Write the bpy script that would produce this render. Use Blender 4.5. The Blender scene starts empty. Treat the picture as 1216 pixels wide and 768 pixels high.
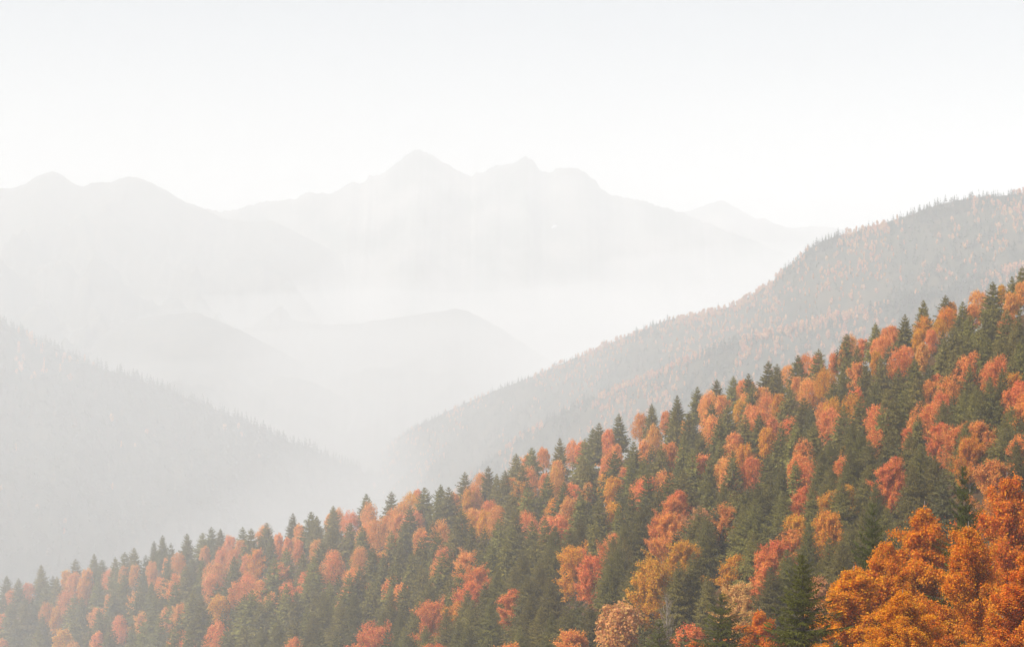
import bpy, math, random
import numpy as np
from mathutils import noise, Vector

random.seed(11)
RNG = np.random.default_rng(11)
sc = bpy.context.scene
COL = sc.collection
F = 2400.0          # focal length in photo pixels (photo is 1216 wide)
U0, V0 = 608.0, 330.0   # principal column, horizon row


def at(u, v, d):
    """World point seen at photo pixel (u, v) at distance d from the camera (camera at the origin, looking +Y)."""
    return np.array([(u - U0) / F * d, d, (V0 - v) / F * d])


# ------------------------------------------------------------------ materials
def new_mat(name):
    m = bpy.data.materials.new(name)
    m.use_nodes = True
    nt = m.node_tree
    nt.nodes.clear()
    out = nt.nodes.new('ShaderNodeOutputMaterial')
    return m, nt, out


def N(nt, typ, **kw):
    n = nt.nodes.new(typ)
    for k, v in kw.items():
        if k in n.inputs:
            n.inputs[k].default_value = v
        else:
            setattr(n, k, v)
    return n


def leaf_shader(nt, out, col_socket, trans=0.4):
    d = N(nt, 'ShaderNodeBsdfDiffuse')
    t = N(nt, 'ShaderNodeBsdfTranslucent')
    mx = N(nt, 'ShaderNodeMixShader')
    mx.inputs[0].default_value = trans
    nt.links.new(col_socket, d.inputs['Color'])
    nt.links.new(col_socket, t.inputs['Color'])
    nt.links.new(d.outputs[0], mx.inputs[1])
    nt.links.new(t.outputs[0], mx.inputs[2])
    nt.links.new(mx.outputs[0], out.inputs['Surface'])


def mat_leaf():
    m, nt, out = new_mat('autumn_leaf')
    oi = N(nt, 'ShaderNodeObjectInfo')
    rn = N(nt, 'ShaderNodeAttribute', attribute_name='rnd')
    ye = N(nt, 'ShaderNodeAttribute', attribute_name='yel')
    mul = N(nt, 'ShaderNodeMath', operation='MULTIPLY')
    nt.links.new(ye.outputs['Fac'], mul.inputs[0])
    nt.links.new(oi.outputs['Alpha'], mul.inputs[1])
    mix = N(nt, 'ShaderNodeMix', data_type='RGBA')
    nt.links.new(mul.outputs[0], mix.inputs[0])
    nt.links.new(oi.outputs['Color'], mix.inputs[6])
    mix.inputs[7].default_value = (0.78, 0.36, 0.03, 1)
    hs = N(nt, 'ShaderNodeHueSaturation')
    mh = N(nt, 'ShaderNodeMapRange')
    mh.inputs[3].default_value = 0.478
    mh.inputs[4].default_value = 0.520
    mv = N(nt, 'ShaderNodeMapRange')
    mv.inputs[3].default_value = 0.6
    mv.inputs[4].default_value = 1.15
    nt.links.new(rn.outputs['Fac'], mh.inputs[0])
    # a second independent random from the first
    m2 = N(nt, 'ShaderNodeMath', operation='MULTIPLY')
    m2.inputs[1].default_value = 17.31
    fr = N(nt, 'ShaderNodeMath', operation='FRACT')
    nt.links.new(rn.outputs['Fac'], m2.inputs[0])
    nt.links.new(m2.outputs[0], fr.inputs[0])
    nt.links.new(fr.outputs[0], mv.inputs[0])
    nt.links.new(mh.outputs[0], hs.inputs['Hue'])
    nt.links.new(mv.outputs[0], hs.inputs['Value'])
    nt.links.new(mix.outputs[2], hs.inputs['Color'])
    leaf_shader(nt, out, hs.outputs[0], 0.42)
    return m


def mat_needle():
    m, nt, out = new_mat('spruce_needle')
    oi = N(nt, 'ShaderNodeObjectInfo')
    rn = N(nt, 'ShaderNodeAttribute', attribute_name='rnd')
    hs = N(nt, 'ShaderNodeHueSaturation')
    mv = N(nt, 'ShaderNodeMapRange')
    mv.inputs[3].default_value = 0.6
    mv.inputs[4].default_value = 1.4
    nt.links.new(rn.outputs['Fac'], mv.inputs[0])
    nt.links.new(mv.outputs[0], hs.inputs['Value'])
    nt.links.new(oi.outputs['Color'], hs.inputs['Color'])
    leaf_shader(nt, out, hs.outputs[0], 0.35)
    return m


def mat_far():
    m, nt, out = new_mat('far_foliage')
    a = N(nt, 'ShaderNodeAttribute', attribute_name='col')
    leaf_shader(nt, out, a.outputs['Color'], 0.25)
    return m


def mat_ground(name, c1, c2, scale, rough_bump=0.0):
    m, nt, out = new_mat(name)
    g = N(nt, 'ShaderNodeNewGeometry')
    n1 = N(nt, 'ShaderNodeTexNoise')
    n1.inputs['Scale'].default_value = scale
    n1.inputs['Detail'].default_value = 8
    nt.links.new(g.outputs['Position'], n1.inputs['Vector'])
    cr = N(nt, 'ShaderNodeValToRGB')
    cr.color_ramp.elements[0].position = 0.35
    cr.color_ramp.elements[1].position = 0.68
    cr.color_ramp.elements[0].color = (*c1, 1)
    cr.color_ramp.elements[1].color = (*c2, 1)
    nt.links.new(n1.outputs['Fac'], cr.inputs[0])
    d = N(nt, 'ShaderNodeBsdfDiffuse')
    nt.links.new(cr.outputs[0], d.inputs['Color'])
    nt.links.new(d.outputs[0], out.inputs['Surface'])
    return m


def mat_bark(name, c1, c2):
    m, nt, out = new_mat(name)
    tc = N(nt, 'ShaderNodeTexCoord')
    n1 = N(nt, 'ShaderNodeTexNoise')
    n1.inputs['Scale'].default_value = 14
    n1.inputs['Detail'].default_value = 5
    nt.links.new(tc.outputs['Object'], n1.inputs['Vector'])
    cr = N(nt, 'ShaderNodeValToRGB')
    cr.color_ramp.elements[0].position = 0.3
    cr.color_ramp.elements[1].position = 0.7
    cr.color_ramp.elements[0].color = (*c1, 1)
    cr.color_ramp.elements[1].color = (*c2, 1)
    nt.links.new(n1.outputs['Fac'], cr.inputs[0])
    p = N(nt, 'ShaderNodeBsdfPrincipled')
    p.inputs['Roughness'].default_value = 0.9
    nt.links.new(cr.outputs[0], p.inputs['Base Color'])
    nt.links.new(p.outputs[0], out.inputs['Surface'])
    return m


def mat_rock(snow):
    m, nt, out = new_mat('mountain_rock')
    g = N(nt, 'ShaderNodeNewGeometry')
    n1 = N(nt, 'ShaderNodeTexNoise')
    n1.inputs['Scale'].default_value = 0.004
    n1.inputs['Detail'].default_value = 9
    nt.links.new(g.outputs['Position'], n1.inputs['Vector'])
    cr = N(nt, 'ShaderNodeValToRGB')
    cr.color_ramp.elements[0].position = 0.38
    cr.color_ramp.elements[1].position = 0.66
    cr.color_ramp.elements[0].color = (0.05, 0.06, 0.045, 1)
    cr.color_ramp.elements[1].color = (0.22, 0.2, 0.18, 1)
    nt.links.new(n1.outputs['Fac'], cr.inputs[0])
    # a lone snowfield with a ragged edge at a fixed place on the rock
    mp = N(nt, 'ShaderNodeVectorMath', operation='SUBTRACT')
    mp.inputs[1].default_value = (snow[0], 0, snow[2])
    nt.links.new(g.outputs['Position'], mp.inputs[0])
    d1 = N(nt, 'ShaderNodeVectorMath', operation='DOT_PRODUCT')
    d1.inputs[1].default_value = (0.9, 0, 0.5)
    d2 = N(nt, 'ShaderNodeVectorMath', operation='DOT_PRODUCT')
    d2.inputs[1].default_value = (-1.6, 0, 3.6)
    cb = N(nt, 'ShaderNodeCombineXYZ')
    for k, dn in enumerate((d1, d2)):
        nt.links.new(mp.outputs[0], dn.inputs[0])
        nt.links.new(dn.outputs['Value'], cb.inputs[k])
    ds = N(nt, 'ShaderNodeVectorMath', operation='LENGTH')
    nt.links.new(cb.outputs[0], ds.inputs[0])
    n2 = N(nt, 'ShaderNodeTexNoise')
    n2.inputs['Scale'].default_value = 0.02
    n2.inputs['Detail'].default_value = 4
    nt.links.new(g.outputs['Position'], n2.inputs['Vector'])
    ml = N(nt, 'ShaderNodeMath', operation='MULTIPLY_ADD')
    ml.inputs[1].default_value = 90
    nt.links.new(n2.outputs['Fac'], ml.inputs[0])
    nt.links.new(ds.outputs['Value'], ml.inputs[2])
    lt = N(nt, 'ShaderNodeMath', operation='LESS_THAN')
    lt.inputs[1].default_value = 66
    nt.links.new(ml.outputs[0], lt.inputs[0])
    mix = N(nt, 'ShaderNodeMix', data_type='RGBA')
    nt.links.new(lt.outputs[0], mix.inputs[0])
    nt.links.new(cr.outputs[0], mix.inputs[6])
    mix.inputs[7].default_value = (0.55, 0.57, 0.6, 1)
    d = N(nt, 'ShaderNodeBsdfDiffuse')
    nt.links.new(mix.outputs[2], d.inputs['Color'])
    nt.links.new(d.outputs[0], out.inputs['Surface'])
    return m


LEAF = mat_leaf()
NEEDLE = mat_needle()
FAR = mat_far()
BARK_S = mat_bark('spruce_bark', (0.05, 0.035, 0.025), (0.11, 0.085, 0.065))
BARK_B = mat_bark('beech_bark', (0.13, 0.095, 0.07), (0.34, 0.28, 0.23))
FLOOR = mat_ground('forest_floor', (0.035, 0.027, 0.016), (0.11, 0.055, 0.022), 0.15)
WOODED = mat_ground('wooded_slope', (0.03, 0.035, 0.022), (0.075, 0.06, 0.035), 0.02)
MEADOW = mat_ground('valley_ground', (0.05, 0.06, 0.03), (0.09, 0.085, 0.045), 0.003)


# ------------------------------------------------------------------ mesh helpers
def mesh_quads(name, parts, attrs=()):
    """parts: list of (verts Nx3, quads Mx4, material, {attr: per-face array}). One mesh."""
    me = bpy.data.meshes.new(name)
    off, vs, qs, mi, mats = 0, [], [], [], []
    av = {k: [] for k in attrs}
    for v, q, m, a in parts:
        vs.append(v)
        qs.append(q + off)
        off += len(v)
        if m not in mats:
            mats.append(m)
        mi.append(np.full(len(q), mats.index(m)))
        for k in attrs:
            av[k].append(a[k] if k in a else np.full(len(q), 0.5))
    V = np.concatenate(vs).astype(np.float32)
    Q = np.concatenate(qs).astype(np.int32)
    MI = np.concatenate(mi).astype(np.int32)
    n = len(Q)
    me.vertices.add(len(V))
    me.vertices.foreach_set('co', V.ravel())
    me.loops.add(n * 4)
    me.loops.foreach_set('vertex_index', Q.ravel())
    me.polygons.add(n)
    me.polygons.foreach_set('loop_start', np.arange(0, n * 4, 4, dtype=np.int32))
    me.polygons.foreach_set('material_index', MI)
    for k in attrs:
        arr = np.concatenate(av[k]).astype(np.float32)
        if arr.ndim == 1:
            at_ = me.attributes.new(k, 'FLOAT', 'FACE')
            at_.data.foreach_set('value', arr)
        else:
            at_ = me.attributes.new(k, 'FLOAT_COLOR', 'FACE')
            at_.data.foreach_set('color', arr.ravel())
    for m in mats:
        me.materials.append(m)
    me.update(calc_edges=True)
    me.validate()
    return me


def link(name, me, parent=None):
    o = bpy.data.objects.new(name, me)
    COL.objects.link(o)
    if parent:
        o.parent = parent
    return o


def tag(o, label=None, cat=None, group=None, kind=None):
    if label: o['label'] = label
    if cat: o['category'] = cat
    if group: o['group'] = group
    if kind: o['kind'] = kind
    return o


def tubes(paths, sides=5):
    """paths: list of (points Kx3, radii K) -> verts, quads"""
    V, Q, off = [], [], 0
    ang = np.linspace(0, 2 * np.pi, sides, endpoint=False)
    for p, r in paths:
        p = np.asarray(p, float)
        r = np.asarray(r, float)
        K = len(p)
        t = np.gradient(p, axis=0)
        t /= np.linalg.norm(t, axis=1)[:, None] + 1e-9
        ref = np.where(np.abs(t[:, 2:3]) > 0.9, np.array([[1.0, 0, 0]]), np.array([[0, 0, 1.0]]))
        a = np.cross(t, ref)
        a /= np.linalg.norm(a, axis=1)[:, None] + 1e-9
        b = np.cross(t, a)
        ring = p[:, None, :] + r[:, None, None] * (np.cos(ang)[None, :, None] * a[:, None, :] + np.sin(ang)[None, :, None] * b[:, None, :])
        V.append(ring.reshape(-1, 3))
        for k in range(K - 1):
            for s in range(sides):
                s2 = (s + 1) % sides
                Q.append((off + k * sides + s, off + k * sides + s2, off + (k + 1) * sides + s2, off + (k + 1) * sides + s))
        off += K * sides
    return np.concatenate(V), np.array(Q)


def cards(c, ax, ay):
    """quads centred at c with half axes ax, ay (pointed like a leaf: narrow ends)"""
    n = len(c)
    V = np.empty((n, 4, 3))
    V[:, 0] = c - ax
    V[:, 1] = c - ay
    V[:, 2] = c + ax
    V[:, 3] = c + ay
    return V.reshape(-1, 3), np.arange(n * 4).reshape(n, 4)


def unit(v):
    return v / (np.linalg.norm(v, axis=-1, keepdims=True) + 1e-9)


# ------------------------------------------------------------------ spruce
def spruce_arrays(seed, r=0.2, whorls=22, nb=8, steps=4, sub=1, low=0.06, droop=0.25, gap=0.0, spray=1.0):
    """Spruce of height 1. Returns crown (v,q,rnd), trunk (v,q)."""
    g = np.random.default_rng(seed)
    C, AX, AY = [], [], []
    paths = [(np.array([[0, 0, -0.06], [0, 0, 0.3], [0.002, 0, 0.7], [0, 0, 0.99]]), [0.016, 0.012, 0.006, 0.001])]
    lean = g.uniform(-1, 1, 2) * 0.01
    bulge = [1 + 0.22 * math.sin(k * 2.1 + seed) for k in range(7)]
    for w in range(whorls):
        t = low + (0.985 - low) * max(0.0, (w + g.uniform(-.3, .3)) / (whorls - 1)) ** 0.92
        t = min(max(t, low), 0.985)
        base = r * (1 - t) ** 0.8 * (0.86 + 0.14 * min(1, (t - low) / 0.12 + .35)) + 0.006
        n = max(4, int(nb * (0.6 + 0.5 * (1 - t))))
        a0 = g.uniform(0, 6.28)
        for b in range(n):
            if g.random() < gap:
                continue
            az = a0 + 6.283 * b / n + g.uniform(-.3, .3)
            L = base * g.uniform(0.62, 1.15) * bulge[int(az * 1.1) % 7] ** 0.5
            o = np.array([math.cos(az), math.sin(az), 0.0])
            s_ = np.array([-o[1], o[0], 0.0])
            el = 0.75 * (t ** 2) - droop * (1 - t) ** 0.7 + g.uniform(-.1, .1)
            k = (np.arange(steps) + 0.6) / steps
            z = L * (el * k + 0.28 * k ** 2.2 * (1 - t))
            pts = o[None] * (L * k)[:, None] + np.array([lean[0], lean[1], t])[None] + np.array([0, 0, 1.0])[None] * z[:, None]
            if sub > 1 and L > 0.03:
                paths.append((np.vstack([[0, 0, t], pts[::max(1, steps // 3)]]), np.linspace(0.003, 0.0008, 1 + len(pts[::max(1, steps // 3)]))))
            tw = spray * L * 0.42 * (1.08 - 0.72 * k) + 0.006
            for side in (-1, 1):
                for q in range(sub):
                    f = (q + 0.5) / sub
                    dirv = unit(side * s_[None] * 0.8 + o[None] * 0.75 + g.normal(0, .16, (steps, 3)) + np.array([0, 0, -0.22 - 0.25 * (1 - t)])[None])
                    ln = (tw / sub * 0.62)[:, None]
                    c = pts + dirv * (tw * f)[:, None] + g.normal(0, .003, (steps, 3))
                    up = unit(np.cross(dirv, o[None] + g.normal(0, .5, (steps, 3))))
                    wid = ln * (0.42 if sub == 1 else 0.34)
                    C.append(c); AX.append(dirv * ln); AY.append(up * wid)
                    if sub > 1:      # hanging twig below
                        d2 = unit(dirv * .5 + np.array([0, 0, -0.8])[None] + g.normal(0, .25, (steps, 3)))
                        C.append(c + d2 * ln * .5); AX.append(d2 * ln * .8); AY.append(unit(np.cross(d2, o[None] + g.normal(0, .4, (steps, 3)))) * wid * .8)
            C.append(pts[-1:] + o[None] * L * 0.1); AX.append(unit(o[None] + np.array([[0, 0, el + .3]])) * L * 0.16); AY.append(s_[None] * L * 0.07)
    # leader
    top = np.array([[0, 0, 0.975], [0, 0, 0.955]])
    C.append(top); AX.append(np.array([[0, 0, 0.028], [0.01, 0, 0.02]])); AY.append(np.array([[0.007, 0, 0], [0, 0.012, 0]]))
    C, AX, AY = map(np.concatenate, (C, AX, AY))
    v, q = cards(C, AX, AY)
    rnd = g.random(len(C))
    tv, tq = tubes(paths, 5)
    return v, q, rnd, tv, tq


# ------------------------------------------------------------------ beech
def branch_paths(g, start, direc, length, rad, depth, out, tips, spread=0.55, curve=0.25):
    K = 5
    p = [np.array(start, float)]
    d = unit(np.array(direc, float))
    for k in range(K - 1):
        d = unit(d + g.normal(0, curve * .35, 3) + np.array([0, 0, 0.06]))
        p.append(p[-1] + d * length / (K - 1))
    r = np.linspace(rad, rad * 0.45, K)
    out.append((np.array(p), r))
    if depth == 0:
        tips.append(p[-1])
        tips.append(p[2])
        return
    nch = 4 if depth > 1 else 3
    for c in range(nch):
        k = 1 + int((K - 1) * (c + 1) / nch * 0.99)
        k = min(k, K - 1)
        dd = unit(d + g.normal(0, spread, 3) + np.array([0, 0, 0.12]))
        branch_paths(g, p[k], dd, length * g.uniform(.5, .75), r[k] * 0.62, depth - 1, out, tips, spread, curve)


def beech_arrays(seed, w=0.3, n=2600, size=0.03, bottom=0.18, lobes=14, limbs=True, detail=0, ragged=0.25, fill=0.35, vs=1.15, gapf=5.5, gap=-0.34):
    """Broadleaf of height 1. Crown: leaf cards over many lobes. Returns crown (v,q,rnd,yel), trunk (v,q)."""
    g = np.random.default_rng(seed)
    cz = (1 + bottom) / 2
    hz = (1 - bottom) / 2
    cen, rad = [], []
    for i in range(lobes):
        th = 2.399963 * i + g.uniform(-.4, .4)
        zz = -0.95 + 1.9 * (i + 0.5) / lobes
        prof = math.sqrt(max(0.02, 1 - abs(zz) ** 2.2)) * (1.0 - 0.22 * zz)
        rr = w * prof * g.uniform(0.45, 0.72)
        cen.append([rr * math.cos(th), rr * math.sin(th), cz + hz * zz * 0.8])
        rad.append(g.uniform(0.75, 1.15) * w * (0.44 if zz < .6 else 0.36))
    # a few small bumps for an uneven outline
    for i in range(lobes):
        d = unit(g.normal(0, 1, 3))
        zz = d[2]
        cen.append([w * 0.86 * d[0], w * 0.86 * d[1], cz + hz * 0.84 * zz])
        rad.append(w * g.uniform(0.14, 0.27))
    cen, rad = np.array(cen), np.array(rad)
    p = rad ** 2 / (rad ** 2).sum()
    idx = g.choice(len(cen), n, p=p)
    d = unit(g.normal(0, 1, (n, 3)))
    d[:, 2] = np.where(d[:, 2] < -0.35, -d[:, 2], d[:, 2])
    rr = rad[idx] * np.where(g.random(n) < fill, g.random(n) ** 0.5, 1 - ragged * g.random(n) ** 2 + 0.12 * g.normal(0, 1, n))
    stretch = np.array([1, 1, vs])
    c = cen[idx] + d * rr[:, None] * stretch
    c += g.normal(0, size * .5, c.shape)
    # clumped gaps: drop leaves where a noise field is low
    f = gapf / (w * 2)
    keep = np.array([noise.noise(Vector((x * f + seed * 7.3, y * f, z * f))) for x, y, z in c]) > gap
    keep &= c[:, 2] > bottom * 0.75
    c, d, idx = c[keep], d[keep], idx[keep]
    n = len(c)
    nor = unit(d * 0.9 + g.normal(0, .75, (n, 3)) + np.array([0, 0, .25]))
    a = unit(np.cross(nor, g.normal(0, 1, (n, 3))))
    b = np.cross(nor, a)
    s = size * g.uniform(.6, 1.25, (n, 1))
    v, q = cards(c, a * s, b * s * 0.72)
    rnd = g.random(n)
    lobe_y = g.random(len(cen))
    yel = np.clip(0.75 - 1.15 * (c[:, 2] - bottom) / (1 - bottom) + 0.55 * (lobe_y[idx] - .3) + g.normal(0, .12, n), 0, 1)
    paths = [(np.array([[0, 0, -0.08], [0.003, 0, 0.15], [0.006, .004, 0.45], [0.0, 0, 0.86]]), [0.02, 0.0165, 0.011, 0.0025])]
    tips = []
    if limbs:
        nl = 5 if not detail else 13
        for i in range(nl):
            z0 = bottom * 0.8 + (0.72 - bottom * .8) * (i + .3) / nl
            th = 2.4 * i + g.uniform(-.4, .4)
            L = w * 0.78 * math.sqrt(max(.1, 1 - (2 * (z0 - bottom) / (1 - bottom) - .55) ** 2))
            dirv = [math.cos(th) * .8, math.sin(th) * .8, 0.75]
            branch_paths(g, [0.004, 0.002, z0], dirv, L, 0.0075 if detail else 0.007, detail, paths, tips)
    tv, tq = tubes(paths, 5)
    return v, q, rnd, yel, tv, tq


def twig_tree_arrays(seed, w=0.25, nlimb=34, n=45000, size=0.007, bottom=0.1, depth=2, sigma=0.016, twig_sides=4, point=1.0):
    """Broadleaf of height 1 grown branch by branch; the leaves sit along its twigs, so sprays and gaps follow the branching."""
    g = np.random.default_rng(seed)
    trunk = np.array([[0, 0, -.05], [.004, .002, .2], [-.003, .004, .45], [.003, 0, .7], [0, 0, .95]])
    paths, tips = [(trunk, [.016, .013, .0095, .006, .0015])], []
    for i in range(nlimb):
        f = (i + g.uniform(.1, .9)) / nlimb
        z0 = bottom + (.9 - bottom) * f
        prof = (math.sin(math.pi * min(1, (f * .82 + .18))) ** .55) * (1 - .5 * f * point)
        L = w * 0.72 * prof * g.uniform(.75, 1.2)
        th = 2.39996 * i + g.uniform(-.5, .5)
        up = .45 + .95 * f + g.uniform(-.1, .2)
        branch_paths(g, [0, 0, z0], [math.cos(th), math.sin(th), up], L, .0055 * (1 - .5 * f), depth, paths, tips, .5, .3)
    seg_a, seg_b, ln = [], [], []
    for p, r in paths[1:]:
        if r[0] > .0045 and depth > 1: continue
        for k in range(1, len(p)):
            seg_a.append(p[k - 1]); seg_b.append(p[k]); ln.append(np.linalg.norm(p[k] - p[k - 1]))
    seg_a, seg_b, ln = np.array(seg_a), np.array(seg_b), np.array(ln)
    idx = g.choice(len(ln), n, p=ln / ln.sum())
    t = g.random((n, 1))
    c = seg_a[idx] * (1 - t) + seg_b[idx] * t + g.normal(0, sigma, (n, 3)) * np.array([1, 1, .85])
    c = c[c[:, 2] > bottom * .6]
    n = len(c)
    out = unit(c - np.array([0, 0, .45]))
    nor = unit(out * .7 + g.normal(0, .8, (n, 3)) + np.array([0, 0, .3]))
    a = unit(np.cross(nor, g.normal(0, 1, (n, 3))))
    b = np.cross(nor, a)
    s = size * g.uniform(.55, 1.3, (n, 1))
    v, q = cards(c, a * s, b * s * .75)
    pn = np.array([noise.noise(Vector((x * 9 + seed, y * 9, z * 9))) for x, y, z in c])
    yel = np.clip(.55 - .6 * (c[:, 2] - bottom) / (1 - bottom) + 1.1 * pn + g.normal(0, .15, n), 0, 1)
    tv, tq = tubes(paths, twig_sides)
    return v, q, g.random(n), yel, tv, tq


# ------------------------------------------------------------------ camera
cam = bpy.data.cameras.new('camera')
cam.sensor_width = 36.0
cam.lens = 36.0 * F / 1216.0
cam.shift_y = -(384.0 - V0) / 1216.0
cam.clip_start = 0.5
cam.clip_end = 120000
co = bpy.data.objects.new('camera', cam)
co.rotation_euler = (math.radians(90), 0, 0)
COL.objects.link(co)
sc.camera = co

# ------------------------------------------------------------------ sun + sky
SUN_EL, SUN_AZ = 47.0, -120.0     # azimuth clockwise from the viewing direction (+Y); negative = from the left
el, az = math.radians(SUN_EL), math.radians(SUN_AZ)
to_sun = Vector((math.sin(az) * math.cos(el), math.cos(az) * math.cos(el), math.sin(el)))
sun = bpy.data.lights.new('sun', 'SUN')
sun.energy = 5.0
sun.angle = math.radians(0.5)
sun.color = (1.0, 0.95, 0.88)
so = bpy.data.objects.new('sun', sun)
so.rotation_euler = (-to_sun).to_track_quat('-Z', 'Y').to_euler()
COL.objects.link(so)

w = bpy.data.worlds.new('World')
sc.world = w
w.use_nodes = True
nt = w.node_tree
bg = nt.nodes['Background']
sky = nt.nodes.new('ShaderNodeTexSky')
sky.sky_type = 'NISHITA'
sky.sun_disc = False
sky.sun_elevation = el
sky.sun_rotation = az
sky.altitude = 1200
sky.air_density = 1.0
sky.dust_density = 4.0
sky.ozone_density = 1.0
hsv = nt.nodes.new('ShaderNodeHueSaturation')     # a milky autumn sky
hsv.inputs['Saturation'].default_value = 0.38
nt.links.new(sky.outputs[0], hsv.inputs['Color'])
nt.links.new(hsv.outputs[0], bg.inputs['Color'])
bg.inputs['Strength'].default_value = 0.098
w.cycles.sampling_method = 'MANUAL'
w.cycles.sample_map_resolution = 256

sc.view_settings.view_transform = 'Standard'
sc.view_settings.look = 'None'
sc.view_settings.gamma = 1
sc.view_settings.use_curve_mapping = False
sc.view_settings.exposure = 0.5
sc.cycles.max_bounces = 20
sc.cycles.diffuse_bounces = 3
sc.cycles.transmission_bounces = 3
sc.cycles.volume_bounces = 16
sc.cycles.use_denoising = True

# ------------------------------------------------------------------ haze
HZ = (-9000.0, 9000.0, -1200.0, 17500.0, -1301.0, 720.0)
x0, x1, y0, y1, z0, z1 = HZ
hv = np.array([[x, y, z] for z in (z0, z1) for y in (y0, y1) for x in (x0, x1)])
hq = np.array([[0, 2, 3, 1], [4, 5, 7, 6], [0, 1, 5, 4], [2, 6, 7, 3], [0, 4, 6, 2], [1, 3, 7, 5]])
hm, hnt, hout = new_mat('haze_air')
pv = hnt.nodes.new('ShaderNodeVolumePrincipled')
pv.inputs['Color'].default_value = (0.968, 0.983, 1.0, 1)
pv.inputs['Density'].default_value = 2.25e-4
pv.inputs['Anisotropy'].default_value = 0.0
hnt.links.new(pv.outputs[0], hout.inputs['Volume'])
ho = link('haze', mesh_quads('haze', [(hv, hq, hm, {})]))
tag(ho, kind='stuff', label='pale autumn haze filling the whole valley', cat='haze')


# ------------------------------------------------------------------ terrain
def grid_mesh(name, P, mat, smooth=True):
    R, Cn = P.shape[:2]
    i = np.arange(R * Cn).reshape(R, Cn)
    q = np.stack([i[:-1, :-1], i[:-1, 1:], i[1:, 1:], i[1:, :-1]], -1).reshape(-1, 4)
    me = mesh_quads(name, [(P.reshape(-1, 3), q, mat, {})])
    if smooth:
        me.polygons.foreach_set('use_smooth', np.ones(len(me.polygons), dtype=bool))
    return me


def fbm(x, y, z=0.0, o=5):
    return noise.fractal(Vector((x, y, z)), 1.0, 2.0, o)


def ridged(x, y, z=0.0, o=5):
    return noise.ridged_multi_fractal(Vector((x, y, z)), 0.9, 2.1, o, 1.0, 2.0)


def range_terrain(name, crest, depth, mat, width, slope, amp, nscale, rough=1.0, lean=0.0, ncol=300, nrow=40, back=0.7, seed=0.0, floor=-1295.0):
    """A mountain or hill built round its crest line: the near side comes down towards us, the far side goes down behind."""
    cu = np.array([c[0] for c in crest], float)
    cv = np.array([c[1] for c in crest], float)
    us = np.linspace(cu[0], cu[-1], ncol)
    vs = np.interp(us, cu, cv)
    ds = np.interp(us, [p[0] for p in depth], [p[1] for p in depth])
    P = np.zeros((nrow * 2 - 1, ncol, 3))
    for j in range(ncol):
        c = at(us[j], vs[j] + rough * (fbm(us[j] * 0.06, seed, 3.3, 5) + 0.7 * fbm(us[j] * 0.22, seed, 7.7, 4)), ds[j])
        for i in range(-(nrow - 1), nrow):
            t = abs(i) / (nrow - 1)
            if i <= 0:   # behind
                y = c[1] + width * back * t
                drop = slope * width * back * t * 1.1
                xx = c[0] * (y / c[1])
            else:
                y = c[1] - width * t
                drop = slope * width * t ** 0.92
                xx = c[0] * (1 - 0.35 * width * t / c[1]) + lean * width * t
            k = min(1.0, t * 5) * (0.35 + 0.65 * min(1, t * 2))
            nz = (ridged(xx * nscale + seed, y * nscale * 0.8, seed) - 1.05) * amp * k - amp * 0.25 * k
            P[i + nrow - 1, j] = (xx, y, max(c[2] - drop + nz, floor + 2 + 3 * fbm(xx * .002, y * .002)))
    o = link(name, grid_mesh(name, P, mat))
    tag(o, kind='structure')
    return P[nrow - 1:], o


# valley floor: one sheet, inside the air
gx = np.linspace(-8900, 8900, 60)
gy = np.linspace(-1150, 17400, 60)
GX, GY = np.meshgrid(gx, gy)
GZ = np.array([[-1296 + 4 * fbm(x * .0008, y * .0008) for x in gx] for y in gy])
tag(link('ground', grid_mesh('ground', np.stack([GX, GY, GZ], -1), MEADOW)), kind='structure')

ROCK = mat_rock(at(660, 268, 9350))
range_terrain('far_mountain', [(560, 300), (640, 290), (720, 280), (760, 266), (790, 256), (805, 252), (820, 250), (840, 243), (850, 240), (858, 238), (868, 243), (880, 250), (900, 260),
              (907, 258), (920, 267), (940, 270), (965, 268), (1000, 272), (1060, 285), (1140, 290), (1240, 280), (1330, 290)], [(560, 11000), (1330, 11000)], ROCK, 1500, 0.75, 150, .0016, 1.6, seed=4.2, back=.9)
range_terrain('mountain', [(-260, 290), (-60, 275), (120, 268), (200, 258), (240, 250), (262, 251), (270, 250), (285, 246), (300, 242), (305, 239), (320, 241), (340, 236), (350, 237), (362, 229), (380, 228), (400, 228),
              (412, 221), (418, 218), (425, 220), (435, 216), (438, 210), (450, 210), (460, 202), (470, 192), (478, 187), (490, 180), (497, 177), (505, 180), (520, 189), (535, 198),
              (550, 206), (560, 209), (575, 203), (590, 198), (605, 193), (612, 190), (625, 187), (632, 189), (640, 200), (650, 205), (660, 202), (672, 200), (685, 199), (695, 204),
              (705, 214), (715, 226), (730, 232), (750, 235), (770, 240), (790, 246), (820, 258), (860, 272), (900, 288), (945, 308), (1000, 330), (1080, 350), (1200, 370)],
              [(-260, 9700), (1200, 9700)], ROCK, 1250, 0.8, 60, .0022, 2.4, ncol=800, nrow=90, seed=1.7)
range_terrain('side_mountain', [(-330, 262), (-200, 240), (-90, 232), (0, 223), (17, 223), (30, 219), (40, 212), (53, 205), (63, 203), (70, 206), (80, 213), (90, 219), (98, 222), (110, 217), (120, 216), (132, 217),
              (140, 213), (152, 210), (162, 211), (180, 217), (200, 228), (220, 240), (240, 247), (262, 258), (290, 263), (325, 263), (340, 270), (370, 285), (400, 300), (430, 315),
              (470, 335), (530, 360)], [(-330, 9000), (530, 9400)], WOODED, 2600, 0.42, 260, .0016, 1.0, ncol=420, nrow=70, seed=8.1)
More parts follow.
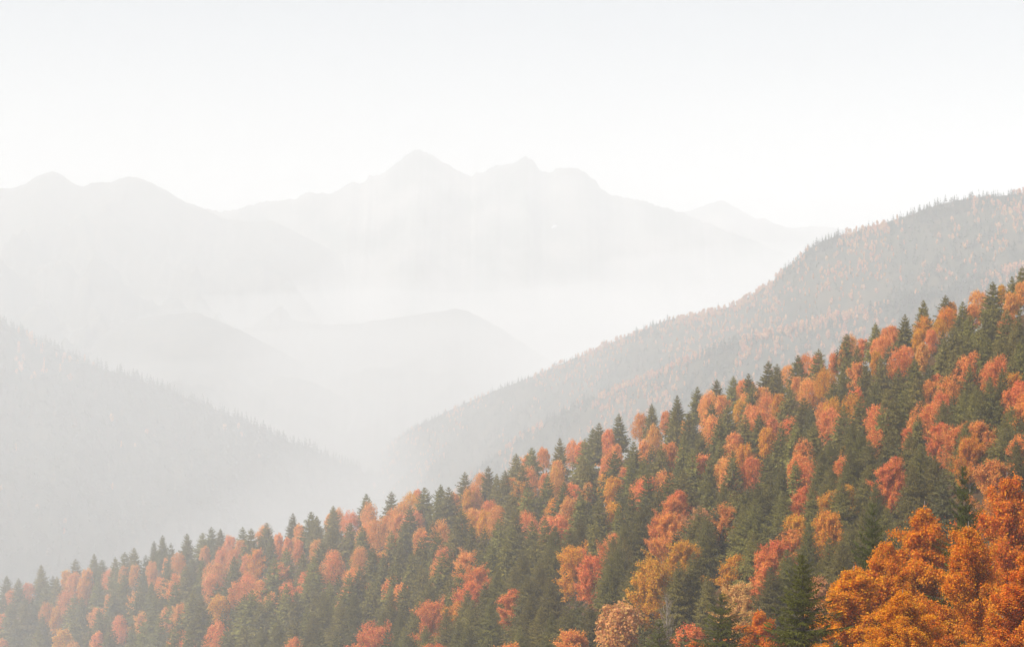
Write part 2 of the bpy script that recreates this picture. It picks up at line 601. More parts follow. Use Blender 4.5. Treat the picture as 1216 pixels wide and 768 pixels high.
range_terrain('valley_ridge', [(200, 424), (250, 408), (290, 391), (312, 379), (330, 374), (352, 380), (385, 386), (430, 383), (470, 378), (510, 371), (540, 367), (556, 370), (585, 384), (625, 409), (665, 436), (720, 474),
              (800, 520)], [(200, 8350), (800, 8350)], WOODED, 2200, 0.33, 120, .0012, 1.5, seed=2.5)
range_terrain('valley_ridge', [(-320, 470), (-150, 455), (0, 430), (60, 415), (90, 400), (130, 385), (180, 376), (235, 371), (270, 385), (300, 400), (340, 420), (400, 455), (470, 492), (540, 530), (620, 570)],
              [(-320, 7850), (620, 7850)], WOODED, 2200, 0.3, 120, .0012, 1.5, seed=6.6)
range_terrain('valley_ridge', [(180, 560), (240, 500), (300, 458), (330, 446), (352, 448), (380, 456), (440, 489), (480, 505), (540, 535), (600, 570), (700, 640)], [(180, 7550), (700, 7550)], WOODED, 1700, 0.3, 90, .0014,
              1.5, seed=9.4)
P_left, _ = range_terrain('wooded_hill', [(-420, 262), (-300, 296), (-150, 340), (-60, 366), (0, 385), (15, 389), (30, 396), (50, 408), (86, 424), (120, 437), (172, 453), (215, 470), (258, 487), (300, 505), (344, 525), (390, 543),
              (430, 560), (468, 582), (520, 612), (600, 660), (700, 720)], [(-420, 5700), (0, 6000), (700, 7000)], WOODED, 2000, 0.42, 110, .0017, 1.0, ncol=260, nrow=60, seed=3.1)
P_right, _ = range_terrain('wooded_hill', [(380, 600), (440, 552), (450, 540), (470, 522), (490, 509), (520, 494), (560, 475), (600, 459), (640, 444), (680, 426), (720, 409), (760, 393), (790, 381), (820, 375), (850, 369), (875, 361),
              (895, 349), (915, 337), (930, 322), (945, 310), (960, 296), (975, 287), (1000, 279), (1030, 271), (1060, 261), (1085, 254), (1110, 244), (1140, 237), (1180, 233), (1216, 229),
              (1280, 215), (1400, 205), (1560, 220)], [(380, 7400), (560, 6300), (760, 4900), (960, 3900), (1560, 3350)], WOODED, 1900, 0.4, 240, .0022, 1.0, lean=-0.12, ncol=340, nrow=90, seed=5.5)
P_spur, _ = range_terrain('wooded_spur', [(440, 690), (500, 617), (540, 586), (580, 548), (620, 518), (660, 494), (700, 474), (760, 452), (800, 435), (858, 412), (900, 400), (960, 385), (1040, 366), (1120, 345), (1216, 318), (1320, 280),
              (1440, 240)], [(440, 5400), (620, 4700), (860, 3700), (1440, 3000)], WOODED, 900, 0.42, 80, .0024, 1.5, ncol=260, nrow=50, seed=7.7)

# a bank of denser mist lying in the valley before the mountains
R_, C_ = 24, 60
mx = np.linspace(-8600, 4600, C_)
my = np.concatenate([np.linspace(3300, 7300, 8), np.concatenate([np.linspace(7500, 8650, 10), np.linspace(8800, 9700, 6)])])
top = np.array([[np.interp(y, [3300, 4700, 5600, 6500, 7500, 8250, 8700, 9700], [-900, -880, -690, -540, -265, -104, -40, 190]) - 60 * abs(2 * j / (C_ - 1) - 1) ** 6 + 34 * fbm(x * .0011, y * .0022, 5) for j, x in enumerate(mx)] for i, y in enumerate(my)])
MX, MY = np.meshgrid(mx, my)
tv_ = np.stack([MX, MY, top], -1).reshape(-1, 3)
bv_ = np.stack([MX, MY, np.full_like(top, -1285.0)], -1).reshape(-1, 3)
ii = np.arange(R_ * C_).reshape(R_, C_)
tq_ = np.stack([ii[:-1, :-1], ii[:-1, 1:], ii[1:, 1:], ii[1:, :-1]], -1).reshape(-1, 4)
rim = np.concatenate([ii[0, :], ii[1:, -1], ii[-1, -2::-1], ii[-2:0:-1, 0]])
n_ = R_ * C_
sq = np.array([[rim[k], rim[k] + n_, rim[(k + 1) % len(rim)] + n_, rim[(k + 1) % len(rim)]] for k in range(len(rim))])
mm, mnt, mout = new_mat('valley_mist')
mv_ = mnt.nodes.new('ShaderNodeVolumePrincipled')
mv_.inputs['Color'].default_value = (0.997, 0.997, 0.997, 1)
mv_.inputs['Density'].default_value = 1.3e-3
mnt.links.new(mv_.outputs[0], mout.inputs['Volume'])
tag(link('valley_mist', mesh_quads('valley_mist', [(np.vstack([tv_, bv_]), np.vstack([tq_, tq_[:, ::-1] + n_, sq]), mm, {})])), 'bright mist bank lying in the valley below the distant peaks', 'mist', kind='stuff')

# near slope: depth given along its crest and along its foot, ruled between
CREST_U = [-420, 0, 100, 200, 300, 400, 500, 600, 700, 800, 900, 1000, 1100, 1216, 1500]
CREST_V = [822, 712, 700, 672, 654, 636, 612, 590, 560, 520, 492, 452, 413, 372, 285]
CREST_D = [2900, 2300, 2120, 1900, 1680, 1460, 1240, 1040, 870, 740, 640, 560, 500, 460, 430]
FOOT_U = [-420, 0, 300, 600, 800, 1000, 1216, 1500]
FOOT_D = [2500, 1850, 1000, 500, 340, 290, 262, 250]
FOOT_V = 810.0


def slope_depth(u, v):
    rv = np.interp(u, CREST_U, CREST_V)
    ir = 1 / np.interp(u, CREST_U, CREST_D)
    ib = 1 / np.interp(u, FOOT_U, FOOT_D)
    t = (v - rv) / max(40.0, FOOT_V + (60 if u < 200 else 0) - rv)
    t = max(-0.1, t)
    if t > 1.25: t = 1.25 + (t - 1.25) * .5
    return 1 / (ir + (ib - ir) * t)


us = np.linspace(-420, 1500, 150)
rows = []
for tt in np.linspace(0, 1.0, 70):
    row = []
    for u in us:
        rv = np.interp(u, CREST_U, CREST_V)
        v = rv + (1040 - rv) * tt
        p = at(u, v, slope_depth(u, v))
        p[2] += 1.2 * fbm(p[0] * .03, p[1] * .03) - 0.6
        row.append(p)
    rows.append(row)
front = np.array(rows)
backrows = []
for k, (dy, dz) in enumerate([(700, -420), (420, -200), (220, -80), (90, -22), (35, -5)]):
    r = front[0].copy()
    r[:, 0] *= (1 + dy / r[:, 1])
    r[:, 1] += dy
    r[:, 2] = np.maximum(r[:, 2] + dz, -1290)
    backrows.append(r)
P_slope = np.concatenate([np.array(backrows), front])
tag(link('hillside', grid_mesh('hillside', P_slope, FLOOR)), kind='structure')

# the bank we look from: runs down from the camera and drops away
bx = np.linspace(-160, 190, 50)
by = np.linspace(-120, 420, 80)


def bank_z(x, y):
    z = -2.2 - 0.23 * max(y, 0) + 0.05 * y * (y < 0) + 0.10 * x
    if y > 250: z -= 0.0022 * (y - 250) ** 2
    if x < 0: z -= 0.0012 * x * x
    return z + 0.5 * fbm(x * .05, y * .05)


PB = np.array([[(x, y, bank_z(x, y)) for x in bx] for y in by])
tag(link('bank', grid_mesh('bank', PB, FLOOR)), kind='structure')


# ------------------------------------------------------------------ far woods (read as masses)
def mini_templates():
    conif, broad = [], []
    for s in range(5):
        g = np.random.default_rng(100 + s)
        n = 34
        z = g.random(n) ** 1.3 * 0.93 + 0.06
        th = g.uniform(0, 6.28, n)
        r = 0.19 * (1.02 - z) * g.uniform(.5, 1.0, n)
        c = np.stack([r * np.cos(th), r * np.sin(th), z], -1)
        o = np.stack([np.cos(th), np.sin(th), -0.5 + 0 * th], -1)
        a = unit(o) * (0.045 + 0.14 * (1 - z))[:, None]
        b = np.stack([-np.sin(th), np.cos(th), 0.35 * g.normal(0, 1, n)], -1) * (0.03 + 0.075 * (1 - z))[:, None]
        c = np.vstack([c, [[0, 0, .93]]]); a = np.vstack([a, [[0, 0, .08]]]); b = np.vstack([b, [[.025, 0, 0]]])
        conif.append(cards(c, a, b))
        n = 38
        d = unit(g.normal(0, 1, (n, 3)))
        wd = 0.13 + 0.025 * s
        c = d * np.array([wd, wd, .4]) * g.uniform(.65, 1.05, (n, 1)) * (1 - .3 * np.clip(d[:, 2:3], 0, 1)) + np.array([0, 0, .56])
        nor = unit(d + g.normal(0, .5, (n, 3)))
        a = unit(np.cross(nor, g.normal(0, 1, (n, 3))))
        b = np.cross(nor, a)
        s_ = g.uniform(.07, .13, (n, 1))
        broad.append(cards(c, a * s_, b * s_))
    return conif, broad


CONIF, BROAD = mini_templates()


def far_wood(name, surf, count, hpx, orange, label, seed, tmax=1.0, ulim=(-60, 1290), vlim=760, crest_boost=0.06):
    g = np.random.default_rng(seed)
    R, Cn = surf.shape[:2]
    parts = []
    tries = 0
    done = 0
    while done < count and tries < count * 8:
        tries += 1
        fi = (g.random() if g.random() > crest_boost else g.random() * 0.02) * tmax * (R - 1.001)
        fj = g.random() * (Cn - 1.001)
        i, j = int(fi), int(fj)
        a, b = fi - i, fj - j
        p = (surf[i, j] * (1 - a) * (1 - b) + surf[i + 1, j] * a * (1 - b) + surf[i, j + 1] * (1 - a) * b + surf[i + 1, j + 1] * a * b)
        u = U0 + F * p[0] / p[1]
        v = V0 - F * p[2] / p[1]
        if not (ulim[0] < u < ulim[1]) or v > vlim:
            continue
        # orange trees gather in streaks that run up the slope
        st = noise.noise(Vector((u * 0.020 + v * 0.012, v * 0.006 - u * .002, seed * 1.7))) + 0.55 * noise.noise(Vector((u * .07, v * .035, seed * 2.3)))
        isb = g.random() < np.clip(orange(u, v) + st * 1.3, 0.006, 0.93)
        if isb:
            vv, qq = BROAD[g.integers(5)]
            h = hpx(u, v) * p[1] / F * g.uniform(.7, 1.15)
            t = g.random()
            col = np.array([0.44 + .12 * t, 0.19 + .09 * t + g.normal(0, .02), 0.085 + .03 * t])
            wx = g.uniform(.75, 1.1)
        else:
            vv, qq = CONIF[g.integers(5)]
            h = hpx(u, v) * p[1] / F * g.uniform(.75, 1.25)
            col = np.array([0.04, 0.05, 0.028]) * g.uniform(.6, 1.5) + (np.array([.10, .045, .02]) * g.random() if g.random() < .14 else 0)
            wx = g.uniform(.9, 1.4)
        th = g.uniform(0, 6.28)
        rot = np.array([[math.cos(th), -math.sin(th), 0], [math.sin(th), math.cos(th), 0], [0, 0, 1]])
        V = (vv * np.array([wx, wx, 1])) @ rot.T * h + p - np.array([0, 0, h * 0.05])
        cc = np.ones((len(qq), 4))
        cc[:, :3] = col[None] * g.uniform(.75, 1.25, (len(qq), 1))
        parts.append((V, qq, FAR, {'col': cc}))
        done += 1
    o = link(name, mesh_quads(name, parts, ('col',)))
    return tag(o, label, 'forest', kind='stuff')


far_wood('far_forest', P_right, 10500, lambda u, v: 5.5 + 4 * np.clip((u - 500) / 700, 0, 1), lambda u, v: 0.2 + 0.25 * np.clip((v - 260) / 180, -.4, .6),
         'mixed orange and dark wood covering the far hill behind the slope', 21, ulim=(400, 1290), vlim=620)
far_wood('far_forest', P_spur, 5200, lambda u, v: 8.5 + 5 * np.clip((u - 500) / 700, 0, 1), lambda u, v: 0.22,
         'pale orange wood along the low spur of the far hill', 22, ulim=(430, 1290), vlim=640)
far_wood('far_forest', P_left, 4200, lambda u, v: 12, lambda u, v: -0.75 + 0.3 * np.clip(1 - abs((v - 400) - (u - 90) * .42) / 60, 0, 1),
         'grey misty conifer wood on the hill at left', 23, ulim=(-60, 640), vlim=720)

# ------------------------------------------------------------------ near slope trees
# spruces: (u, v of the tip) read off the photo
SPR = """8,683 22,686 49,670 63,683 90,663 112,657 121,664 137,661 148,655 159,650 183,642 193,635 55,690 147,682 115,690 88,705 165,695 180,690 30,710 12,715 50,728 70,742 45,745
105,740 130,742 157,740 170,738 190,728 97,708 118,722 150,702 185,706 198,742 5,705 20,735 222,633 240,632 251,625 262,627 288,625 298,627 317,620 348,609 370,607 202,672 208,690 278,660
310,635 322,638 258,690 270,685 325,660 340,650 360,655 372,660 280,712 290,705 230,700 240,710 250,725 310,715 330,697 207,742 213,730 224,747 265,722 300,700 320,702 340,692 352,702 367,680
378,692 365,720 350,735 330,735 310,745 290,740 270,745 242,757 376,612 396,600 435,586 465,583 504,578 523,575 533,578 552,560 395,625 415,620 430,624 465,630 487,600 520,600 548,603 500,637
512,612 443,650 540,627 480,620 455,657 520,632 383,640 535,650 475,645 392,690 385,702 415,680 427,672 440,690 405,712 470,665 490,655 500,670 510,690 525,655 535,680 547,670 480,690 463,702
455,722 495,715 475,727 420,702 372,728 420,740 440,737 515,705 530,722 505,742 545,737 555,700 400,750 380,747 460,747 482,745 580,553 590,562 600,558 613,538 632,531 665,520 695,520 704,508
711,502 735,491 620,552 650,563 692,540 700,550 730,535 608,585 627,578 612,602 690,587 712,590 736,577 670,572 560,622 575,627 592,615 607,622 632,618 647,614 660,624 676,627 690,614 706,622
585,645 602,640 620,652 636,642 652,647 570,657 590,672 575,692 610,672 640,667 652,687 626,682 560,712 555,740 582,712 632,705 642,722 618,742 597,747 655,727 736,648 726,662 728,636 774,479
804,469 828,459 851,450 871,446 889,443 775,527 765,542 812,515 832,512 800,487 817,490 845,477 864,480 855,494 895,456 885,492 870,535 750,547 790,547 807,545 822,532 855,522 842,542 752,524
770,557 795,562 812,557 735,597 750,582 765,592 782,577 842,570 830,602 860,572 872,582 852,592 882,600 896,592 740,620 760,602 817,612 805,627 742,640 838,612 895,632 913,428 923,432 948,421
972,414 1005,396 1040,383 1018,410 938,458 955,472 1028,430 1046,422 1003,422 1000,442 990,452 1012,456 1055,410 1040,452 1052,462 1022,470 902,490 962,490 1002,482 1032,467 1047,482 928,503 945,502
966,500 1012,502 1022,512 985,522 1032,522 1056,512 915,562 945,547 975,532 1010,532 1046,540 985,552 1000,567 1030,552 965,572 1040,572 902,592 930,582 1052,602 1025,602 1010,622 885,582
1075,373 1097,356 1123,350 1143,358 1179,334 1202,328 1214,316 1065,403 1120,392 1132,386 1180,359 1152,372 1162,387 1196,367 1210,372 1122,402 1150,397 1172,397 1187,402 1202,392 1212,404 1086,425
1132,417 1152,432 1202,422 1190,437 1102,432 1067,437 1088,446 1075,462 1095,467 1062,472 1090,492 1160,457 1176,447 1132,467 1120,475 1147,462 1162,482 1202,482 1212,494 1195,502 1132,492 1080,512
1092,527 1066,517 1147,502 1206,522 935,652 960,622 915,672 985,637 1000,642 925,612 1085,552 1110,540 1120,560 1060,632 770,662 806,666 824,655 752,668"""
# broadleaf trees: u, v of the top, hue (o orange, r red orange, y yellow, p pale peach)
BEE = """15,702,o 33,693,o 62,695,o 88,680,o 80,703,o 98,692,o 55,717,o 66,719,y 131,678,o 148,672,o 160,670,o 130,705,o 115,720,o 164,702,o 192,686,y 181,666,o 3,728,o 4,757,r 116,748,o 142,733,o
168,727,o 198,722,o 87,762,o 100,762,r 171,766,o 198,660,o 212,658,o 244,647,o 273,636,o 264,652,o 285,640,o 296,634,o 278,652,o 294,657,o 306,652,o 314,626,o 330,632,o 342,637,o 355,622,o 372,622,o
354,640,o 377,640,o 252,682,o 264,692,o 255,670,o 332,669,o 295,684,o 281,690,o 310,687,o 260,707,o 342,693,o 322,703,o 316,720,r 365,677,o 377,673,o 193,690,o 210,682,o 196,723,o 214,717,o 213,750,o
221,758,r 259,741,r 350,755,r 392,608,o 402,606,o 416,610,o 438,599,o 478,597,o 495,580,o 488,588,o 511,589,o 521,591,o 540,584,o 557,580,o 467,607,o 474,610,o 490,608,o 436,622,o 450,619,o
430,632,o 400,637,o 380,643,o 466,635,o 500,626,o 507,629,o 523,620,o 555,610,y 428,651,o 527,652,o 397,655,o 367,676,o 452,653,o 525,667,o 556,658,o 468,684,r 475,691,r 441,736,r 450,747,r 515,717,r
547,714,y 508,763,r 522,762,r 559,690,r 404,766,r 570,563,o 545,585,o 562,578,o 606,565,y 620,572,o 627,540,o 645,532,r 628,557,o 647,560,o 662,545,o 680,525,o 691,524,o 660,557,o 716,510,o
723,509,o 733,526,o 742,552,o 720,541,o 625,590,o 660,594,o 676,591,o 680,574,o 698,570,o 718,562,y 729,566,y 563,604,o 580,596,o 592,602,o 731,595,o 577,606,o 553,654,r 568,676,r 560,690,r
609,697,r 625,611,o 650,612,o 662,612,o 730,633,o 684,652,y 704,662,r 680,748,r 605,764,r 760,492,o 727,537,o 790,487,o 776,507,o 765,521,o 816,498,o 838,471,o 843,466,o 857,468,o
842,491,o 848,496,o 882,451,o 886,466,o 880,476,o 893,481,o 872,513,o 866,526,o 835,538,o 885,528,y 893,543,r 861,546,o 762,571,r 770,567,r 790,561,o 826,541,y 806,580,r 799,591,r
770,604,y 786,614,r 796,609,r 867,558,o 832,603,p 862,604,r 874,657,y 728,634,r 811,641,y 935,435,o 957,423,o 970,423,o 980,441,y 990,419,o 1000,413,o 1010,401,o 1025,403,o 1040,401,o
1055,388,o 1041,416,o 1018,429,o 905,458,o 911,471,o 925,466,o 890,452,o 946,446,o 961,451,o 1016,461,r 1013,471,y 1036,476,r 990,475,y 979,477,o 986,487,o 901,489,o 918,494,o 911,507,y 939,500,r
1000,491,o 955,525,r 950,540,r 957,553,r 990,531,r 981,541,r 1005,529,y 1004,541,r 960,556,r 955,576,r 1005,573,y 990,582,y 1058,548,r 1041,509,r 1046,491,r 1060,386,o 1066,391,o 1050,401,o 1097,376,y
1090,392,y 1130,358,o 1125,367,y 1115,381,o 1106,391,o 1096,406,o 1076,411,o 1068,417,r 1162,347,o 1154,362,o 1190,338,o 1201,346,o 1215,334,o 1198,373,r 1156,416,r 1145,427,r 1187,426,r 1178,432,r
1215,411,r 1111,443,r 1105,452,r 1126,450,r 1118,466,r 1110,481,r 1096,483,r 1086,496,r 1080,507,r 1043,481,r 1045,511,r 1205,444,y 1212,452,r 1196,461,r 1136,510,r 1162,500,r 1152,522,y 1062,540,r
1214,516,r 945,610,y 936,626,r 921,641,r 910,652,r 985,606,y 880,692,p 975,682,p 1120,500,r 1180,545,r"""


def tree_px(u, v):
    """How tall the slope's trees stand in the photo, in pixels, at tip pixel (u, v)."""
    return float(np.clip(-109 + 0.0683 * u + 0.2086 * v, 30, 125))


SPRUCES = []
for k, (r, wh) in enumerate([(0.39, 22), (0.42, 22), (0.37, 24), (0.44, 22), (0.40, 23), (0.38, 20), (0.46, 21)]):
    v, q, rnd, tv, tq = spruce_arrays(40 + k, r=r, whorls=wh, nb=11, steps=5)
    SPRUCES.append(mesh_quads('spruce', [(v, q, NEEDLE, {'rnd': rnd}), (tv, tq, BARK_S, {})], ('rnd',)))
SPRUCES_BIG = []
for k, (r, wh) in enumerate([(0.38, 28), (0.42, 29), (0.40, 27), (0.36, 28)]):
    v, q, rnd, tv, tq = spruce_arrays(60 + k, r=r, whorls=wh, nb=12, steps=7, sub=2)
    SPRUCES_BIG.append((mesh_quads('spruce_crown', [(v, q, NEEDLE, {'rnd': rnd})], ('rnd',)), mesh_quads('spruce_trunk', [(tv, tq, BARK_S, {})])))
BEECHES = []
for k, (w_, lb) in enumerate([(0.30, 12), (0.34, 14), (0.26, 12), (0.38, 15), (0.24, 11), (0.32, 13), (0.21, 10), (0.36, 14)]):
    if k % 3 == 2: v, q, rnd, yel, tv, tq = twig_tree_arrays(80 + k, w=w_ * 1.55, n=6200, size=0.019, nlimb=38, depth=1, sigma=.03, bottom=.05, point=.6)
    else: v, q, rnd, yel, tv, tq = beech_arrays(80 + k, w=w_, n=6000, size=0.0185, lobes=lb + 5, bottom=0.04, vs=1.9, fill=.3)
    BEECHES.append(mesh_quads('beech', [(v, q, LEAF, {'rnd': rnd, 'yel': yel}), (tv, tq, BARK_B, {})], ('rnd', 'yel')))
BEECHES_BIG = []
for k, (w_, lb) in enumerate([(0.29, 15), (0.26, 16), (0.33, 17), (0.23, 13)]):
    v, q, rnd, yel, tv, tq = twig_tree_arrays(95 + k, w=w_ * 1.45, n=21000, size=0.0115, nlimb=34, depth=2, sigma=.02, point=.6)
    BEECHES_BIG.append((mesh_quads('beech_crown', [(v, q, LEAF, {'rnd': rnd, 'yel': yel})], ('rnd', 'yel')), mesh_quads('beech_trunk', [(tv, tq, BARK_B, {})])))

HUES = {'o': (0.84, 0.355, 0.10, 0.45), 'r': (0.82, 0.285, 0.078, 0.5), 'y': (0.78, 0.35, 0.04, 1.0), 'p': (0.76, 0.40, 0.15, 0.3)}
BIG_PX = 72.0


def zone(u, v):
    rv = np.interp(u, CREST_U, CREST_V)
    h = tree_px(u, v)
    side = 'hazy lower' if u < 300 else ('middle' if u < 760 else 'upper right')
    if v < rv - 0.62 * h: return 'sky', side
    if h > BIG_PX: return 'low', side
    return 'body', side


SIDE = {'hazy lower': 'at the hazy lower left of the slope', 'middle': 'on the middle slope', 'upper right': 'on the upper right slope'}


def spruce_label(u, v):
    z, s = zone(u, v)
    if z == 'sky':
        return 'dark spruce tip rising above the skyline ' + SIDE[s], 'skyline spruces ' + SIDE[s]
    if z == 'low':
        return 'tall olive spruce in the nearest rows ' + SIDE[s], 'nearest row spruces ' + SIDE[s]
    return 'olive green spruce packed among orange trees ' + SIDE[s], 'packed spruces ' + SIDE[s]


HN = {'o': 'orange', 'r': 'red orange', 'y': 'yellow orange', 'p': 'pale peach'}


def beech_label(u, v, c):
    z, s = zone(u, v)
    if z == 'sky':
        return HN[c] + ' round crowned tree on the skyline ' + SIDE[s], HN[c] + ' skyline trees ' + SIDE[s]
    if z == 'low':
        return HN[c] + ' broadleaf tree in the nearest rows ' + SIDE[s], HN[c] + ' nearest row trees ' + SIDE[s]
    return HN[c] + ' broadleaf tree between dark spruces ' + SIDE[s], HN[c] + ' trees between spruces ' + SIDE[s]


SPECIAL = {
    (735, 491): 'solitary spruce standing tallest on the skyline between orange crowns below the far hill',
    (838, 612): 'tall dark spruce whose left edge is fringed by a peach tree, bare trunk below',
    (742, 640): 'broad dark spruce between two big orange trees above the pale peach tree',
    (1005, 396): 'broad double topped spruce rising over the skyline at a dip in the ridge',
    (684, 652): 'large tree with yellow left side and orange top beside olive spruces',
    (704, 662): 'large red orange tree with yellow lower crown, right half in shade',
    (515, 717): 'rounded red orange tree near the bottom edge beside a narrow golden tree',
    (547, 714): 'narrow golden orange tree beside a rounded red orange one near the bottom edge',
    (609, 697): 'upright red orange tree alone among olive spruces near the bottom edge',
    (885, 528): 'bright yellow round tree above a red one on the upper slope',
    (770, 604): 'wide orange crown turning yellow underneath in the middle of the lower slope',
    (862, 604): 'copper red broad tree right of the tall spruce with the bare trunk',
    (874, 657): 'pointed golden tree standing in front of deep shade above the near spruces',
    (1152, 522): 'sprawling yellow brown tree just above the big near orange crowns',
    (1062, 540): 'small pointed red orange tree against dark spruce shade',
    (1013, 471): 'small bright yellow crown beside an orange one on the upper slope',
    (1097, 376): 'long narrow orange crown with yellow lower half just below the skyline spruce',
    (1005, 573): 'tall golden orange tree with pale top between two olive spruces',
}


def place(names_meshes, u, v, hpx, rot, width, color, label, cat, group=None, name='spruce_tree', base_depth=None):
    vb = v + hpx
    d = slope_depth(u, vb) if base_depth is None else base_depth
    p = at(u, vb, d)
    h = hpx * d / F
    if isinstance(names_meshes, tuple):
        o = bpy.data.objects.new(name, None)
        COL.objects.link(o)
        c = link('crown', names_meshes[0], o)
        t = link('trunk', names_meshes[1], o)
        c.color = color
    else:
        o = link(name, names_meshes)
        o.color = color
    o.location = p
    o.scale = (h * width, h * width, h)
    o.rotation_euler = (0, 0, rot)
    return tag(o, label, cat, group)


# lay the trees out first, then see (front to back order, simple outlines) which of them can be seen and where ground lies bare
TREES = []      # [kind, u, v, height in px, half width ratio, hue]
for tok in SPR.split():
    u, v = map(float, tok.split(','))
    if any(k == 's' and abs(u - a) + abs(v - b) < 8 for k, a, b, *_ in TREES):
        continue
    TREES.append(['s', u, v, tree_px(u, v) * random.uniform(.95, 1.18), random.uniform(.32, .44), ''])
for tok in BEE.split():
    u, v, c = tok.split(',')
    u, v = float(u), float(v)
    if any(k == 'b' and abs(u - a) + abs(v - b) < 7 for k, a, b, *_ in TREES):
        continue
    if c == 'o' and random.random() < .13: c = 'y'
    TREES.append(['b', u, v, tree_px(u, v) * (random.uniform(.65, .84) if tree_px(u, v) < 72 else random.uniform(.78, .94)), random.uniform(.30, .38), c])


def kept_clear(u, v):
    return (abs(u - 792) < 18 and v > 688) or (abs(u - 735) < 30 and v > 694)


TREES = [t for t in TREES if not kept_clear(t[1], t[2])]


def outline(t, S):
    """Pixel rows and columns (at 1/S size) that a tree's outline covers."""
    k, u, v, h, r = t[:5]
    ys = np.arange(int(v / S), int((v + h) / S) + 1)
    out = []
    for y in ys:
        f = (y * S - v) / h
        if f < 0 or f > 0.97: continue
        if k == 's': hw = r * h * f ** 0.8 * .85
        else: hw = r * h * math.sqrt(max(0, 1 - ((f - .45) / .46) ** 2))
        out.append((y, int((u - hw) / S), int((u + hw) / S)))
    return out


S_ = 2
GW, GH = 1216 // S_, 768 // S_
fg = np.zeros((GH, GW), bool)
for uu in range(GW):       # covered by the near trees on the bank
    fg[int(np.interp(uu * S_, [780, 900, 940, 985, 1050, 1090, 1180, 1216], [790, 760, 700, 700, 620, 590, 550, 545]) / S_):, uu] = uu * S_ > 780


def visibility(T):
    buf = np.full((GH, GW), -1)
    order = sorted(range(len(T)), key=lambda i: -slope_depth(T[i][1], T[i][2] + T[i][3]))
    for i in order:
        for y, x0_, x1_ in outline(T[i], S_):
            if 0 <= y < GH: buf[y, max(0, x0_):max(0, x1_ + 1)] = i
    buf[fg] = -2
    return buf, np.bincount(buf[buf >= 0].ravel(), minlength=len(T))


for rounds in range(6):
    buf, cnt = visibility(TREES)
    TREES = [t for t, c in zip(TREES, cnt) if c >= 9]
    buf, cnt = visibility(TREES)
    added = 0
    for uu in range(2, GW - 1, 3):
        u = uu * S_
        rv = np.interp(u, CREST_U, CREST_V)
        for yy in range(int((rv - 12) / S_), GH, 3):
            if buf[yy, uu] == -1 and not kept_clear(u, yy * S_ - 6):
                v = yy * S_ - 6
                near_b = sorted(TREES, key=lambda t: abs(t[1] - u) + abs(t[2] - v))[:1]
                k = 's' if (random.random() < .62 or not near_b) else 'b'
                TREES.append([k, u + random.uniform(-3, 3), v - random.uniform(0, 10), tree_px(u, v) * random.uniform(.85, 1.05), random.uniform(.33, .42), random.choice('oory'), 'fill'])
                for y, x0_, x1_ in outline(TREES[-1], S_):
                    if 0 <= y < GH: buf[y, max(0, x0_):max(0, x1_ + 1)] = len(TREES) - 1
                added += 1
    if not added: break
buf, cnt = visibility(TREES)
for kk in 'sb':       # keep to the 300 of each kind that show most
    ids = sorted([i for i, t in enumerate(TREES) if t[0] == kk], key=lambda i: -cnt[i] - (900 if len(TREES[i]) == 6 and zone(TREES[i][1], TREES[i][2])[0] == 'sky' else 0) + (25 if len(TREES[i]) > 6 else 0))
    for i in ids[306:]: TREES[i][0] = 'x' + kk
REST = [t for t in TREES if t[0] in ('xs', 'xb')]
TREES = [t for t in TREES if t[0] in 'sb']
print('TREES', sum(t[0] == 's' for t in TREES), sum(t[0] == 'b' for t in TREES))
R_S = [.39, .42, .37, .44, .40, .38, .46]
R_SB = [.38, .42, .40, .36]
for k, u, v, h, r, c in [t[:6] for t in TREES]:
    key = (int(u), int(v))
    sp = SPECIAL.get(key)
    if k == 's':
        big = h > BIG_PX
        i = random.randrange(len(SPRUCES_BIG if big else SPRUCES))
        me = (SPRUCES_BIG if big else SPRUCES)[i]
        wd = r / (R_SB if big else R_S)[i]
        g_ = random.uniform(.75, 1.25)
        col = (0.19 * g_, 0.162 * g_ * random.uniform(.93, 1.07), 0.04 * g_, 1)
        lb, gr = spruce_label(u, v)
        place(me, u, v, h, random.uniform(0, 6.28), wd, col, sp or lb, 'spruce', None if sp else gr, 'spruce_tree')
    else:
        big = h > BIG_PX * .75
        me = random.choice(BEECHES_BIG if big else BEECHES)
        H_ = HUES[c]
        g_ = random.uniform(.9, 1.08)
        col = (H_[0] * g_, H_[1] * g_ * random.uniform(.85, 1.2), H_[2] * g_, H_[3] * random.uniform(.6, 1.2))
        lb, gr = beech_label(u, v, c)
        place(me, u, v, h, random.uniform(0, 6.28), random.uniform(.9, 1.12), col, sp or lb, 'tree', None if sp else gr, 'beech_tree')

